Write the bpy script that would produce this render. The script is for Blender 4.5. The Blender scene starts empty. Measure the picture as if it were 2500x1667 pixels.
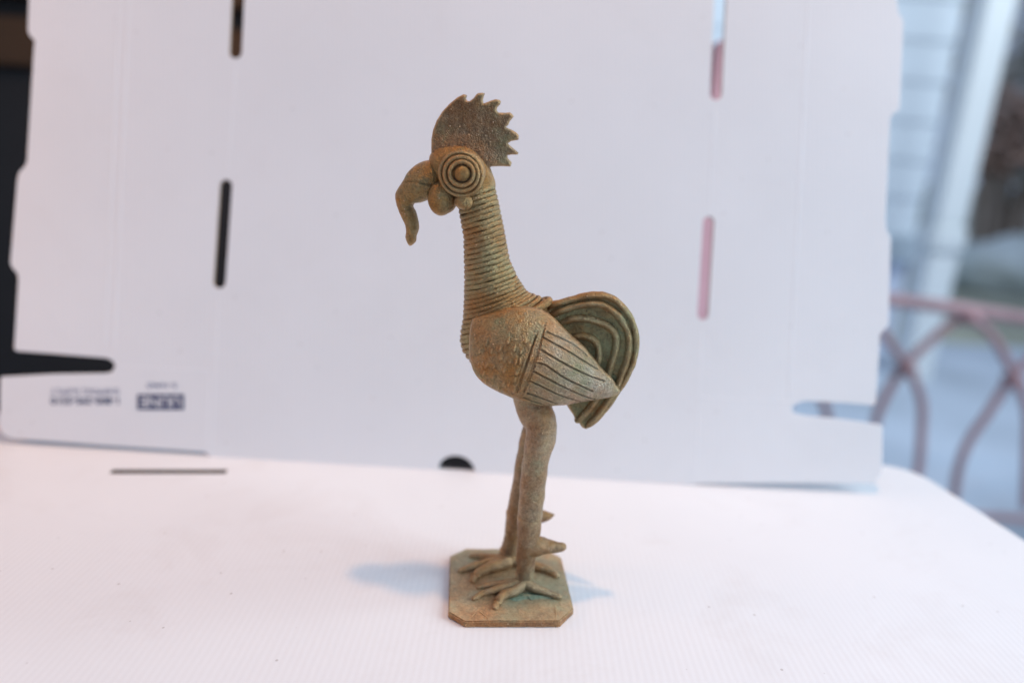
import bpy, bmesh, math, random
import numpy as np
from mathutils import Vector, Matrix, noise
from mathutils.geometry import delaunay_2d_cdt
random.seed(7); R = math.radians
S = bpy.context.scene; C = S.collection

# ------------------------------------------------------------------ camera
FPX = 24 / 36 * 2500.0
CAM = Vector((-0.0071, -0.3838, 0.272)); PITCH = R(15.5); ROLL = R(3.4)
FWD = Vector((0, math.cos(PITCH), -math.sin(PITCH))); RT = Vector((1, 0, 0)); UP = RT.cross(FWD)
AX = RT * math.cos(ROLL) + UP * math.sin(ROLL)          # picture x axis
AY = -RT * math.sin(ROLL) + UP * math.cos(ROLL)         # picture y axis (up)
cam = bpy.data.cameras.new('camera'); camo = bpy.data.objects.new('camera', cam); C.objects.link(camo)
camo.matrix_world = Matrix(((AX.x, AY.x, -FWD.x, CAM.x), (AX.y, AY.y, -FWD.y, CAM.y), (AX.z, AY.z, -FWD.z, CAM.z), (0, 0, 0, 1)))
cam.lens = 24; cam.sensor_width = 36; cam.clip_start = 0.02; cam.clip_end = 200
cam.dof.use_dof = True; cam.dof.focus_distance = 0.387; cam.dof.aperture_fstop = 1.9; cam.dof.aperture_blades = 8
S.camera = camo

# ------------------------------------------------------------------ light
W = bpy.data.worlds.new('World'); S.world = W; W.use_nodes = True
W.node_tree.nodes['Background'].inputs['Color'].default_value = (0.70, 0.91, 1.30, 1)
W.node_tree.nodes['Background'].inputs['Strength'].default_value = 0.40
def lamp(name, kind, loc, col, energy, target=None, **kw):
    l = bpy.data.lights.new(name, kind); l.color = col; l.energy = energy
    for k, v in kw.items(): setattr(l, k, v)
    o = bpy.data.objects.new(name, l); C.objects.link(o); o.location = loc
    if target is not None: o.rotation_euler = (Vector(target) - Vector(loc)).to_track_quat('-Z', 'Y').to_euler()
    return o
lamp('ceiling_bulb', 'POINT', (0.07, 0.045, 1.6), (1.0, 0.52, 0.23), 31, shadow_soft_size=0.03)
lamp('table_lamp', 'AREA', (-1.0, 0.03, 0.40), (1.0, 0.46, 0.16), 2.0, (0, 0, 0.05), size=0.35, shape='DISK')
lamp('yard_fill', 'AREA', (2.5, 1.6, 3.2), (0.84, 0.94, 1.0), 36, (1.8, 3.6, 0.3), size=1.8, spread=R(95))  # added fill lamp, aimed to brighten the clapboard wall and patio
lamp('window_daylight', 'AREA', (2.0, -0.15, 1.15), (0.72, 0.88, 1.0), 57, (0, 0, 0.1), size=1.5)
S.view_settings.view_transform = 'Standard'; S.view_settings.look = 'None'
S.view_settings.exposure = 0; S.view_settings.gamma = 1; S.view_settings.use_curve_mapping = False
S.render.engine = 'CYCLES'; S.cycles.use_denoising = True
try: S.cycles.denoiser = 'OPENIMAGEDENOISE'
except Exception: pass
S.cycles.caustics_reflective = True; S.cycles.blur_glossy = 0.3; S.cycles.max_bounces = 10

# ------------------------------------------------------------------ measuring (photo pixels -> metres)
def ray(px, py): return FWD + AX * ((px - 1250) / FPX) + AY * (-(py - 833.5) / FPX)
def gnd(px, py, z=0.0):
    d = ray(px, py); return CAM + d * ((z - CAM.z) / d.z)
def atY(px, py, Y):
    d = ray(px, py); return CAM + d * ((Y - CAM.y) / d.y)
c1 = lambda x, y: (900 + x / 3.564, 200 + y / 3.564)
c2 = lambda x, y: (1080 + x / 3.563, 640 + y / 3.563)
c3 = lambda x, y: (1040 + x / 4.126, 1180 + y / 4.126)
c4 = lambda x, y: (1080 + x / 4.355, 960 + y / 4.355)
BYAW = R(-3.0); BORG = Vector((0.0, 0.009, 0.0))
BX = Vector((math.cos(BYAW), math.sin(BYAW), 0)); BN = Vector((-math.sin(BYAW), math.cos(BYAW), 0))
def bp(p, off=0.0):                      # pixel -> figurine coordinates in the upright plane y = off
    d = ray(*p); c = BORG + BN * off
    q = CAM + d * ((c - CAM).dot(BN) / d.dot(BN)) - BORG
    return Vector((q.dot(BX), off, q.z))
def bg(p, z):                            # pixel -> figurine coordinates on the level z
    q = gnd(p[0], p[1], z) - BORG
    return Vector((q.dot(BX), q.dot(BN), z))

# ------------------------------------------------------------------ objects
def tag(o, label=None, cat=None, group=None, kind=None):
    for k, v in (('label', label), ('category', cat), ('group', group), ('kind', kind)):
        if v: o[k] = v
    return o
def empty(name, loc=(0, 0, 0), rz=0):
    o = bpy.data.objects.new(name, None); C.objects.link(o); o.location = loc; o.rotation_euler.z = rz
    o.empty_display_size = 0.02
    return o
def obj(name, verts, faces, mat, parent=None, smooth=True):
    me = bpy.data.meshes.new(name); me.from_pydata([tuple(v) for v in verts], [], [tuple(f) for f in faces]); me.update()
    bm = bmesh.new(); bm.from_mesh(me); bmesh.ops.recalc_face_normals(bm, faces=bm.faces); bm.to_mesh(me); bm.free()
    if smooth: me.polygons.foreach_set('use_smooth', [True] * len(me.polygons))
    if mat: me.materials.append(mat)
    o = bpy.data.objects.new(name, me); C.objects.link(o); o.parent = parent
    return o
def box(name, lo, hi, mat, parent=None, bevel=0.0):
    x0, y0, z0 = lo; x1, y1, z1 = hi
    bm = bmesh.new()
    v = [bm.verts.new(p) for p in ((x0, y0, z0), (x1, y0, z0), (x1, y1, z0), (x0, y1, z0), (x0, y0, z1), (x1, y0, z1), (x1, y1, z1), (x0, y1, z1))]
    for f in ((0, 3, 2, 1), (4, 5, 6, 7), (0, 1, 5, 4), (1, 2, 6, 5), (2, 3, 7, 6), (3, 0, 4, 7)): bm.faces.new([v[i] for i in f])
    if bevel: bmesh.ops.bevel(bm, geom=bm.edges[:], offset=bevel, segments=2, affect='EDGES')
    me = bpy.data.meshes.new(name); bm.to_mesh(me); bm.free()
    if mat: me.materials.append(mat)
    o = bpy.data.objects.new(name, me); C.objects.link(o); o.parent = parent
    return o
def catmull(pts, n, closed=False):
    P = [np.array(p, float) for p in pts]; out = []
    m = len(P); seg = m if closed else m - 1
    for i in range(seg):
        if closed: a, b, c, d = P[(i - 1) % m], P[i], P[(i + 1) % m], P[(i + 2) % m]
        else: a, b, c, d = P[max(i - 1, 0)], P[i], P[i + 1], P[min(i + 2, m - 1)]
        for k in range(n):
            t = k / n
            out.append(0.5 * (2 * b + (c - a) * t + (2 * a - 5 * b + 4 * c - d) * t * t + (3 * b - a - 3 * c + d) * t ** 3))
    if not closed: out.append(P[-1])
    return out
def wob(p, s, a): return noise.noise(Vector(p) * s) * a
def tube(name, path, radii, mat, parent=None, n=5, ns=20, ydep=1.0, rough=0.00025, rs=180, cap0=True, cap1=True):
    """tapered tube; path rows x,y,z; ydep stretches it in depth"""
    rows = [tuple(p) + (r,) for p, r in zip(path, radii)]
    q = catmull(rows, n)
    pts = [Vector(a[:3]) for a in q]; rad = [max(a[3], 0.0002) for a in q]
    if cap0:
        d = (pts[0] - pts[1]).normalized()
        pts = [pts[0] + d * rad[0] * k for k in (0.75, 0.5)] + pts; rad = [rad[0] * 0.35, rad[0] * 0.75] + rad
    if cap1:
        d = (pts[-1] - pts[-2]).normalized()
        pts += [pts[-1] + d * rad[-1] * k for k in (0.5, 0.75)]; rad += [rad[-1] * 0.75, rad[-1] * 0.35]
    verts = []; faces = []
    ref = Vector((0, 1, 0))
    for i, p in enumerate(pts):
        t = (pts[min(i + 1, len(pts) - 1)] - pts[max(i - 1, 0)]).normalized()
        if abs(t.dot(ref)) > 0.95: u = Vector((1, 0, 0)).cross(t).normalized(); w = t.cross(u)
        else: u = ref.cross(t).normalized(); w = t.cross(u).normalized()
        for k in range(ns):
            a = 2 * math.pi * k / ns
            o_ = u * math.cos(a) + w * math.sin(a) * ydep
            v = p + o_ * rad[i]
            verts.append(v + o_ * (wob(v, rs, rough) + wob(v, rs * 3, rough * 0.5)))
    for i in range(len(pts) - 1):
        for k in range(ns):
            faces.append((i * ns + k, i * ns + (k + 1) % ns, (i + 1) * ns + (k + 1) % ns, (i + 1) * ns + k))
    faces.append(range(ns)); faces.append(range((len(pts) - 1) * ns, len(pts) * ns))
    return obj(name, verts, faces, mat, parent)

# ---- relief: a traced outline becomes a solid with its own thickness
def segdist(P, poly, closed=True):
    A = np.asarray(poly, float); B = np.roll(A, -1, 0) if closed else A[1:]
    if not closed: A = A[:-1]
    best = np.full(len(P), 1e9)
    for a, b in zip(A, B):
        ab = b - a; L = max((ab ** 2).sum(), 1e-12)
        t = np.clip(((P - a) @ ab) / L, 0, 1)
        best = np.minimum(best, np.linalg.norm(P - (a + t[:, None] * ab), axis=1))
    return best
def inside(P, poly):
    r = np.zeros(len(P), bool); A = np.asarray(poly); n = len(A)
    for i in range(n):
        (x0, y0), (x1, y1) = A[i], A[(i + 1) % n]
        c = ((y0 > P[:, 1]) != (y1 > P[:, 1]))
        with np.errstate(divide='ignore', invalid='ignore'):
            r ^= c & (P[:, 0] < (x1 - x0) * (P[:, 1] - y0) / (y1 - y0 + 1e-15) + x0)
    return r
def resample(poly, step):
    A = np.asarray(poly, float); out = []
    for i in range(len(A)):
        a, b = A[i], A[(i + 1) % len(A)]; m = max(1, int(round(np.linalg.norm(b - a) / step)))
        for k in range(m): out.append(a + (b - a) * k / m)
    return np.array(out)
def triangulate(poly, step):
    B = resample(poly, step)
    x = np.arange(B[:, 0].min(), B[:, 0].max(), step); y = np.arange(B[:, 1].min(), B[:, 1].max(), step * 0.866)
    g = np.array([(a + (0.5 * step if j % 2 else 0), b) for j, b in enumerate(y) for a in x])
    g = g[inside(g, B)]; g = g[segdist(g, B) > step * 0.6]
    V = np.vstack([B, g]); nb = len(B)
    r = delaunay_2d_cdt([Vector(v) for v in V], [(i, (i + 1) % nb) for i in range(nb)], [], 1, 1e-5, True)
    verts = np.array([tuple(v) for v in r[0]]); isb = np.zeros(len(verts), bool)
    for i, o in enumerate(r[3]): isb[i] = any(k < nb for k in o)
    tri = []
    for f in r[2]:
        for k in range(1, len(f) - 1): tri.append((f[0], f[k], f[k + 1]))
    tri = np.array(tri); tri = tri[inside(verts[tri].mean(1), B)]
    return verts, tri, isb, B
def poisson(V, T, isb):
    E = np.vstack([T[:, [0, 1]], T[:, [1, 2]], T[:, [2, 0]]]); E = np.unique(np.sort(E, 1), axis=0)
    n = len(V); w = np.zeros(len(E)); area = np.zeros(n); key = {tuple(e): i for i, e in enumerate(E)}
    p = V[T]
    for a, b, c in ((0, 1, 2), (1, 2, 0), (2, 0, 1)):
        u = p[:, a] - p[:, c]; v = p[:, b] - p[:, c]
        cr = np.abs(u[:, 0] * v[:, 1] - u[:, 1] * v[:, 0]) + 1e-9
        cot = (u * v).sum(1) / cr * 0.5
        idx = [key[(min(i, j), max(i, j))] for i, j in zip(T[:, a], T[:, b])]
        np.add.at(w, idx, cot); np.add.at(area, T[:, a], cr / 6)
    w = np.maximum(w, 1e-4); i0, i1 = E[:, 0], E[:, 1]; fr = (~isb).astype(float)
    def L(x):
        d = w * (x[i0] - x[i1])
        return (np.bincount(i0, d, n) - np.bincount(i1, d, n)) * fr
    b = 2 * area * fr; x = np.zeros(n); r = b.copy(); q = r.copy(); rs = r @ r
    for _ in range(400):
        Aq = L(q); al = rs / (q @ Aq + 1e-30); x += al * q; r -= al * Aq; rn = r @ r
        if rn < 1e-10 * (b @ b): break
        q = r + rn / rs * q; rs = rn
    return np.maximum(x, 0)
def relief(name, outline, off, mat, parent, step=0.8, T=None, plate=None, edge=1.0, power=0.5, back=None, smooth_outline=0,
           grooves=(), bumps=(), extra=None, rough=0.12, rs=0.18, flat_back=False, shift=None):
    """outline: photo pixels. mm inside. T: height of the swelling, plate: half thickness of a flat plate with rounded rim."""
    def tr(p):
        a = bp(p, off)
        if shift:
            for _ in range(3): a = bp(p, off + shift(a.x))
        return (a.x * 1000, a.z * 1000)
    poly = [tr(p) for p in outline]
    if smooth_outline: poly = catmull(poly, smooth_outline, True)
    V, Tr, isb, B = triangulate(poly, step)
    d = segdist(V, B)
    if plate is not None:
        s = np.clip(d / edge, 0, 1); h = plate * np.sqrt(np.maximum(1 - (1 - s) ** 2, 0))
    else:
        u = poisson(V, Tr, isb); h = T * (u / u.max()) ** power
    hb = h.copy() if not flat_back else h * 0.12
    if back is not None: hb = h * back
    fade = np.clip(d / 1.2, 0, 1); dirt = np.zeros(len(V))
    for line, width, depth in grooves:
        q = [tr(p) for p in line]
        gd = segdist(V, catmull(q, 5), False); h = h + (0.22 * depth * np.exp(-((gd - 2.0 * width) / width) ** 2) - depth * np.exp(-(gd / width) ** 2)) * fade; dirt = np.maximum(dirt, np.exp(-(gd / (width * 0.7)) ** 2) * min(depth * 0.42, 0.5))
    for p, rx, rz, ang, hh in bumps:
        c = tr(p); dx = V[:, 0] - c[0]; dz = V[:, 1] - c[1]
        ca, sa = math.cos(ang), math.sin(ang); a = (dx * ca + dz * sa) / rx; b_ = (-dx * sa + dz * ca) / rz
        rr = a * a + b_ * b_
        h = h + hh * np.clip(1 - rr, 0, 1) * (0.45 + 0.55 * np.clip(-b_ + 0.6, 0, 1.4)) * fade - 0.42 * np.exp(-((np.sqrt(rr) - 1.08) / 0.2) ** 2) * np.clip(0.4 - b_ + a * 0.5, 0, 1) * fade
    if extra: 
        e = extra(V); h = h + e * fade; hb = hb + e * fade
    if rough:
        nz = np.array([noise.noise(Vector((v[0] * rs, v[1] * rs, off * 400))) + 0.5 * noise.noise(Vector((v[0] * rs * 3.1, v[1] * rs * 3.1, off * 700 + 3))) for v in V])
        h = h + rough * nz * fade; hb = hb + rough * nz[::-1] * fade
    h[isb] = 0; hb[isb] = 0
    n = len(V); y0 = off * 1000
    verts = [(v[0] / 1000, (y0 - a) / 1000, v[1] / 1000) for v, a in zip(V, h)]
    bi = np.where(isb, np.arange(n), -1); nxt = n
    for i in range(n):
        if not isb[i]:
            bi[i] = nxt; nxt += 1; verts.append((V[i][0] / 1000, (y0 + hb[i]) / 1000, V[i][1] / 1000))
    faces = [tuple(t) for t in Tr] + [tuple(bi[t][::-1]) for t in Tr]
    if shift: verts = [(v[0], v[1] + shift(v[0]), v[2]) for v in verts]
    o = obj(name, verts, faces, mat, parent)
    if len(grooves):
        at = o.data.attributes.new('dirt', 'FLOAT', 'POINT'); dv = np.zeros(len(verts)); dv[:n] = dirt; at.data.foreach_set('value', dv)
    return o

# ------------------------------------------------------------------ materials
def mat(name):
    m = bpy.data.materials.new(name); m.use_nodes = True
    nt = m.node_tree; b = nt.nodes['Principled BSDF']
    return m, nt, b
def N(nt, t, **kw):
    n = nt.nodes.new(t)
    for k, v in kw.items():
        if k.startswith('i_'): n.inputs[k[2:].replace('_', ' ')].default_value = v
        else: setattr(n, k, v)
    return n
def plain(name, col, rough=0.6, metal=0.0, var=0.15, scale=8.0, bump=0.0):
    m, nt, b = mat(name)
    tc = N(nt, 'ShaderNodeTexCoord'); no = N(nt, 'ShaderNodeTexNoise', i_Scale=scale, i_Detail=5.0)
    nt.links.new(tc.outputs['Object'], no.inputs['Vector'])
    rp = N(nt, 'ShaderNodeValToRGB')
    rp.color_ramp.elements[0].position = 0.3; rp.color_ramp.elements[1].position = 0.7
    rp.color_ramp.elements[0].color = tuple(c * (1 - var) for c in col) + (1,)
    rp.color_ramp.elements[1].color = tuple(min(c * (1 + var), 1) for c in col) + (1,)
    nt.links.new(no.outputs['Fac'], rp.inputs['Fac']); nt.links.new(rp.outputs['Color'], b.inputs['Base Color'])
    b.inputs['Roughness'].default_value = rough; b.inputs['Metallic'].default_value = metal
    if bump:
        bu = N(nt, 'ShaderNodeBump', i_Strength=bump); nt.links.new(no.outputs['Fac'], bu.inputs['Height']); nt.links.new(bu.outputs['Normal'], b.inputs['Normal'])
    return m
def bronze(name, base, second, green, g_lo, g_hi, dust=(0.36, 0.20, 0.09), dust_amt=0.5, grain=0.9, metal=0.8, rough=0.27, pore=0.60, warm_tops=True, grey=None, wearf=0.5):
    """old lost-wax casting: brown and grey metal, verdigris patches, rusty dust, pale grit"""
    m, nt, b = mat(name); L = nt.links.new
    tc = N(nt, 'ShaderNodeTexCoord')
    def noi(scale, detail=6.0, rough=0.6, dist=0.0):
        n = N(nt, 'ShaderNodeTexNoise', i_Scale=scale, i_Detail=detail, i_Roughness=rough, i_Distortion=dist); L(tc.outputs['Object'], n.inputs['Vector']); return n
    def ramp(src, lo, hi, c0=(0, 0, 0), c1_=(1, 1, 1)):
        r = N(nt, 'ShaderNodeValToRGB'); e = r.color_ramp.elements
        e[0].position = lo; e[1].position = hi; e[0].color = c0 + (1,); e[1].color = c1_ + (1,); L(src, r.inputs['Fac']); return r
    def mix(fac, a, c, typ='MIX'):
        x = N(nt, 'ShaderNodeMix', data_type='RGBA', blend_type=typ)
        if isinstance(fac, float): x.inputs[0].default_value = fac
        else: L(fac, x.inputs[0])
        for s, v in ((x.inputs[6], a), (x.inputs[7], c)):
            if isinstance(v, tuple): s.default_value = v + (1,)
            else: L(v, s)
        return x.outputs[2]
    n1 = noi(55, 8, 0.65); n2 = noi(120, 8, 0.7, 0.4); n3 = noi(38, 6, 0.6); n4 = noi(820, 3, 0.7); n5 = noi(1700, 2, 0.6)
    col = mix(ramp(n1.outputs['Fac'], 0.42, 0.58).outputs['Color'], base, second)
    col = mix(ramp(n2.outputs['Fac'], 0.46, 0.72, (0, 0, 0), (dust_amt,) * 3).outputs['Color'], col, dust)
    if grey:                                                                                                                 # greyer patina with window sheen painted in, towards the rear of the wings
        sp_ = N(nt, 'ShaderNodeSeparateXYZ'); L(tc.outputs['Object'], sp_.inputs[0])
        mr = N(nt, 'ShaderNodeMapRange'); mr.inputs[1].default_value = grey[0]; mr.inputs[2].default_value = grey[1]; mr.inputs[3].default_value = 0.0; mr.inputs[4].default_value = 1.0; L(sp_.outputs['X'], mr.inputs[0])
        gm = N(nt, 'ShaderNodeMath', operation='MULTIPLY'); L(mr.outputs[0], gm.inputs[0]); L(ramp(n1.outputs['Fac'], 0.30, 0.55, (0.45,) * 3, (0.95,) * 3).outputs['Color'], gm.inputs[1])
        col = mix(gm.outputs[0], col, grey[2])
    n6 = noi(310, 5, 0.65, 0.3)
    col = mix(ramp(n6.outputs['Fac'], 0.36, 0.64, (0.68, 0.67, 0.65), (1, 1, 1)).outputs['Color'], (0, 0, 0), col)
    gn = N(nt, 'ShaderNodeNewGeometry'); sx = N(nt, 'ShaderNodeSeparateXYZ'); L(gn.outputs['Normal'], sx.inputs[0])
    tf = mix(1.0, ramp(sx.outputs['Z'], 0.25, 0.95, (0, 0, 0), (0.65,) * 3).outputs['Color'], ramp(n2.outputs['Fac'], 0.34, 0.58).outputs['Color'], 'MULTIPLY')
    col = mix(tf, col, (0.60, 0.28, 0.08)) if warm_tops else col                                                                # red dust plus the bulb's warm light, painted on top faces
    gr = mix(1.0, ramp(n3.outputs['Fac'], g_lo, g_hi).outputs['Color'], ramp(n2.outputs['Fac'], 0.30, 0.60).outputs['Color'], 'MULTIPLY')
    col = mix(gr, col, green)
    col = mix(ramp(n4.outputs['Fac'], 0.36, 0.60, (pore,) * 3, (1.0,) * 3).outputs['Color'], (0.05, 0.04, 0.03), col)     # dark pores
    vo = N(nt, 'ShaderNodeTexVoronoi', i_Scale=420.0); L(tc.outputs['Object'], vo.inputs['Vector'])
    sp = mix(1.0, ramp(vo.outputs['Distance'], 0.10, 0.22, (1, 1, 1), (0, 0, 0)).outputs['Color'], ramp(noi(160, 3).outputs['Fac'], 0.50, 0.58).outputs['Color'], 'MULTIPLY')
    col = mix(sp, col, (0.66, 0.46, 0.30))                                                                                  # pale grit
    geo = N(nt, 'ShaderNodeNewGeometry')
    wear = ramp(geo.outputs['Pointiness'], 0.51, 0.58, (0, 0, 0), (wearf,) * 3)
    col = mix(wear.outputs['Color'], col, (0.68, 0.46, 0.24))                                                               # rubbed high spots
    at = N(nt, 'ShaderNodeAttribute', attribute_name='dirt')
    col = mix(at.outputs['Fac'], col, (0.035, 0.034, 0.022)); L(col, b.inputs['Base Color'])
    b.inputs['Metallic'].default_value = metal
    rr = ramp(n2.outputs['Fac'], 0.3, 0.7, (rough,) * 3, (rough * 1.8,) * 3); L(rr.outputs['Color'], b.inputs['Roughness'])
    h = N(nt, 'ShaderNodeMath', operation='ADD'); h2 = N(nt, 'ShaderNodeMath', operation='MULTIPLY'); h2.inputs[1].default_value = 0.5
    L(n5.outputs['Fac'], h2.inputs[0]); L(n4.outputs['Fac'], h.inputs[0]); L(h2.outputs[0], h.inputs[1])
    h4 = N(nt, 'ShaderNodeMath', operation='MULTIPLY_ADD'); h4.inputs[1].default_value = 0.8; L(n6.outputs['Fac'], h4.inputs[0]); L(h.outputs[0], h4.inputs[2])
    h3 = N(nt, 'ShaderNodeMath', operation='ADD'); L(h4.outputs[0], h3.inputs[0]); L(sp, h3.inputs[1])
    bu = N(nt, 'ShaderNodeBump', i_Strength=grain, i_Distance=0.0010); L(h3.outputs[0], bu.inputs['Height']); L(bu.outputs['Normal'], b.inputs['Normal'])
    return m
GREEN = (0.29, 0.285, 0.155)
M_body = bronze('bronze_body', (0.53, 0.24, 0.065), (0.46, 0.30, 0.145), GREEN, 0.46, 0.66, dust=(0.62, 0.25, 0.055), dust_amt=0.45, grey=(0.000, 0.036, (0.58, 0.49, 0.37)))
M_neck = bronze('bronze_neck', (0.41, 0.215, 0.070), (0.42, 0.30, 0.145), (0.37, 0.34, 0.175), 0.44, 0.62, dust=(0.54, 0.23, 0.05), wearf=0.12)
M_core = bronze('bronze_groove', (0.162, 0.098, 0.035), (0.153, 0.115, 0.045), (0.153, 0.162, 0.070), 0.42, 0.62, dust=(0.270, 0.136, 0.038), dust_amt=0.4, warm_tops=False)
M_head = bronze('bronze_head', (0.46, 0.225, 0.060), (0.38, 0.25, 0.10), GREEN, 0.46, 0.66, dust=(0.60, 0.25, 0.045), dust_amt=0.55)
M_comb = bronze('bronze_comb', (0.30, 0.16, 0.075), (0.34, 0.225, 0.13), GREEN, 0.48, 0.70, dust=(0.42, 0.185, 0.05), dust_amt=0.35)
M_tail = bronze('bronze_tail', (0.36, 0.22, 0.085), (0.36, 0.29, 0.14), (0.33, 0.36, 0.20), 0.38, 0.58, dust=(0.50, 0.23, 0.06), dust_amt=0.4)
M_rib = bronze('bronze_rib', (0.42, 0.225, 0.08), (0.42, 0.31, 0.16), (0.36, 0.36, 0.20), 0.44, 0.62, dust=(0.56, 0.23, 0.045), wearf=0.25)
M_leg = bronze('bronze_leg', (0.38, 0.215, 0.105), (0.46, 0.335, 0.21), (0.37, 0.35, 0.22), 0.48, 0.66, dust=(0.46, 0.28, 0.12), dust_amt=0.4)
M_base = bronze('bronze_base', (0.62, 0.36, 0.17), (0.54, 0.41, 0.23), (0.46, 0.43, 0.26), 0.42, 0.60, dust=(0.74, 0.37, 0.17), dust_amt=0.6, metal=0.3, grain=0.6, pore=0.7, warm_tops=False)
M_edge = bronze('bronze_edge', (0.56, 0.27, 0.11), (0.44, 0.25, 0.13), (0.28, 0.21, 0.11), 0.50, 0.66, dust=(0.62, 0.30, 0.12), metal=0.85, rough=0.30, warm_tops=False)
M_verd = bronze('verdigris', (0.22, 0.31, 0.20), (0.32, 0.33, 0.19), (0.20, 0.34, 0.23), 0.44, 0.64, dust=(0.50, 0.34, 0.18), dust_amt=0.8, metal=0.0, warm_tops=False)

def cardboard(name, col, direction='X', period=0.0045, strength=0.12, smudge=1.0):
    m, nt, b = mat(name); L = nt.links.new
    tc = N(nt, 'ShaderNodeTexCoord')
    wv = N(nt, 'ShaderNodeTexWave', wave_type='BANDS', bands_direction=direction, wave_profile='SIN', i_Scale=0.314 / period, i_Distortion=0.6, i_Detail=1.0)
    L(tc.outputs['Object'], wv.inputs['Vector'])
    n1 = N(nt, 'ShaderNodeTexNoise', i_Scale=6.0, i_Detail=6.0); L(tc.outputs['Object'], n1.inputs['Vector'])
    n2 = N(nt, 'ShaderNodeTexNoise', i_Scale=900.0, i_Detail=3.0); L(tc.outputs['Object'], n2.inputs['Vector'])
    r = N(nt, 'ShaderNodeValToRGB'); e = r.color_ramp.elements; e[0].position = 0.3; e[1].position = 0.7
    e[0].color = tuple(c * 0.95 for c in col) + (1,); e[1].color = col + (1,); L(n1.outputs['Fac'], r.inputs['Fac'])
    wr = N(nt, 'ShaderNodeValToRGB'); e = wr.color_ramp.elements; e[0].color = (0.99, 0.988, 0.986, 1); e[1].color = (1, 1, 1, 1); L(wv.outputs['Fac'], wr.inputs['Fac'])
    x = N(nt, 'ShaderNodeMix', data_type='RGBA', blend_type='MULTIPLY'); x.inputs[0].default_value = 1.0
    L(r.outputs['Color'], x.inputs[6]); L(wr.outputs['Color'], x.inputs[7])
    vo = N(nt, 'ShaderNodeTexVoronoi', i_Scale=55.0); L(tc.outputs['Object'], vo.inputs['Vector'])
    vr = N(nt, 'ShaderNodeValToRGB'); e = vr.color_ramp.elements; e[0].position = 0.035; e[1].position = 0.055; e[0].color = (0.45, 0.38, 0.33, 1); e[1].color = (1, 1, 1, 1); L(vo.outputs['Distance'], vr.inputs['Fac'])
    y = N(nt, 'ShaderNodeMix', data_type='RGBA', blend_type='MULTIPLY'); y.inputs[0].default_value = 0.5
    L(x.outputs[2], y.inputs[6]); L(vr.outputs['Color'], y.inputs[7])
    sm = N(nt, 'ShaderNodeTexNoise', i_Scale=11.0, i_Detail=9.0, i_Roughness=0.72, i_Distortion=0.8); L(tc.outputs['Object'], sm.inputs['Vector'])
    sr = N(nt, 'ShaderNodeValToRGB'); e = sr.color_ramp.elements; e[0].position = 0.52; e[1].position = 0.74; e[0].color = (1, 1, 1, 1); e[1].color = (0.93, 0.905, 0.89, 1); L(sm.outputs['Fac'], sr.inputs['Fac'])
    w2 = N(nt, 'ShaderNodeMix', data_type='RGBA', blend_type='MULTIPLY'); w2.inputs[0].default_value = smudge; L(y.outputs[2], w2.inputs[6]); L(sr.outputs['Color'], w2.inputs[7])      # handling smudges
    L(w2.outputs[2], b.inputs['Base Color']); b.inputs['Roughness'].default_value = 0.55
    ad = N(nt, 'ShaderNodeMath', operation='MULTIPLY_ADD'); ad.inputs[1].default_value = 0.15; L(n2.outputs['Fac'], ad.inputs[0]); L(wv.outputs['Fac'], ad.inputs[2])
    bu = N(nt, 'ShaderNodeBump', i_Strength=strength, i_Distance=0.0004); L(ad.outputs[0], bu.inputs['Height']); L(bu.outputs['Normal'], b.inputs['Normal'])
    return m
M_board = cardboard('white_board', (0.86, 0.855, 0.855), 'X', 0.004, 0.14, 0.25)
M_sheet = cardboard('white_sheet', (0.83, 0.815, 0.81), 'X', 0.0042, 0.09, 0.7)
M_ink = plain('navy_ink', (0.035, 0.05, 0.13), 0.6, scale=300)
M_ink2 = plain('pale_ink', (0.20, 0.22, 0.32), 0.6, scale=300)
M_score = plain('score_crease', (0.84, 0.835, 0.835), 0.6, var=0.02)

# ------------------------------------------------------------------ the setting: sheet, board, table
def flat_solid(name, loops, thick, m, matrix, parent=None, bevel=0.0004):
    cu = bpy.data.curves.new(name + '_c', 'CURVE'); cu.dimensions = '2D'; cu.fill_mode = 'BOTH'
    cu.extrude = thick / 2; cu.bevel_depth = bevel; cu.bevel_resolution = 1; cu.offset = -bevel
    for lp in loops:
        s = cu.splines.new('POLY'); s.points.add(len(lp) - 1); s.use_cyclic_u = True
        for q, p in zip(s.points, lp): q.co = (p[0], p[1], 0, 1)
    t = bpy.data.objects.new(name + '_c', cu); C.objects.link(t)
    bpy.context.view_layer.update()
    me = bpy.data.meshes.new_from_object(t.evaluated_get(bpy.context.evaluated_depsgraph_get())); me.name = name
    bpy.data.objects.remove(t); me.materials.clear(); me.materials.append(m)
    me.polygons.foreach_set('use_smooth', [False] * len(me.polygons))
    o = bpy.data.objects.new(name, me); C.objects.link(o); o.parent = parent; o.matrix_world = matrix
    return o
def round_corner(poly, idx, r, n=8):
    out = []
    for i, p in enumerate(poly):
        if i not in idx: out.append(p); continue
        p = Vector(p); a = (Vector(poly[i - 1]) - p).normalized(); b = (Vector(poly[(i + 1) % len(poly)]) - p).normalized()
        rr = idx[i]
        s, e = p + a * rr, p + b * rr
        for k in range(n + 1):
            t = k / n; out.append(tuple(s * (1 - t) ** 2 + p * 2 * t * (1 - t) + e * t * t))
    return out
K = 2500 / 2352
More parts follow.
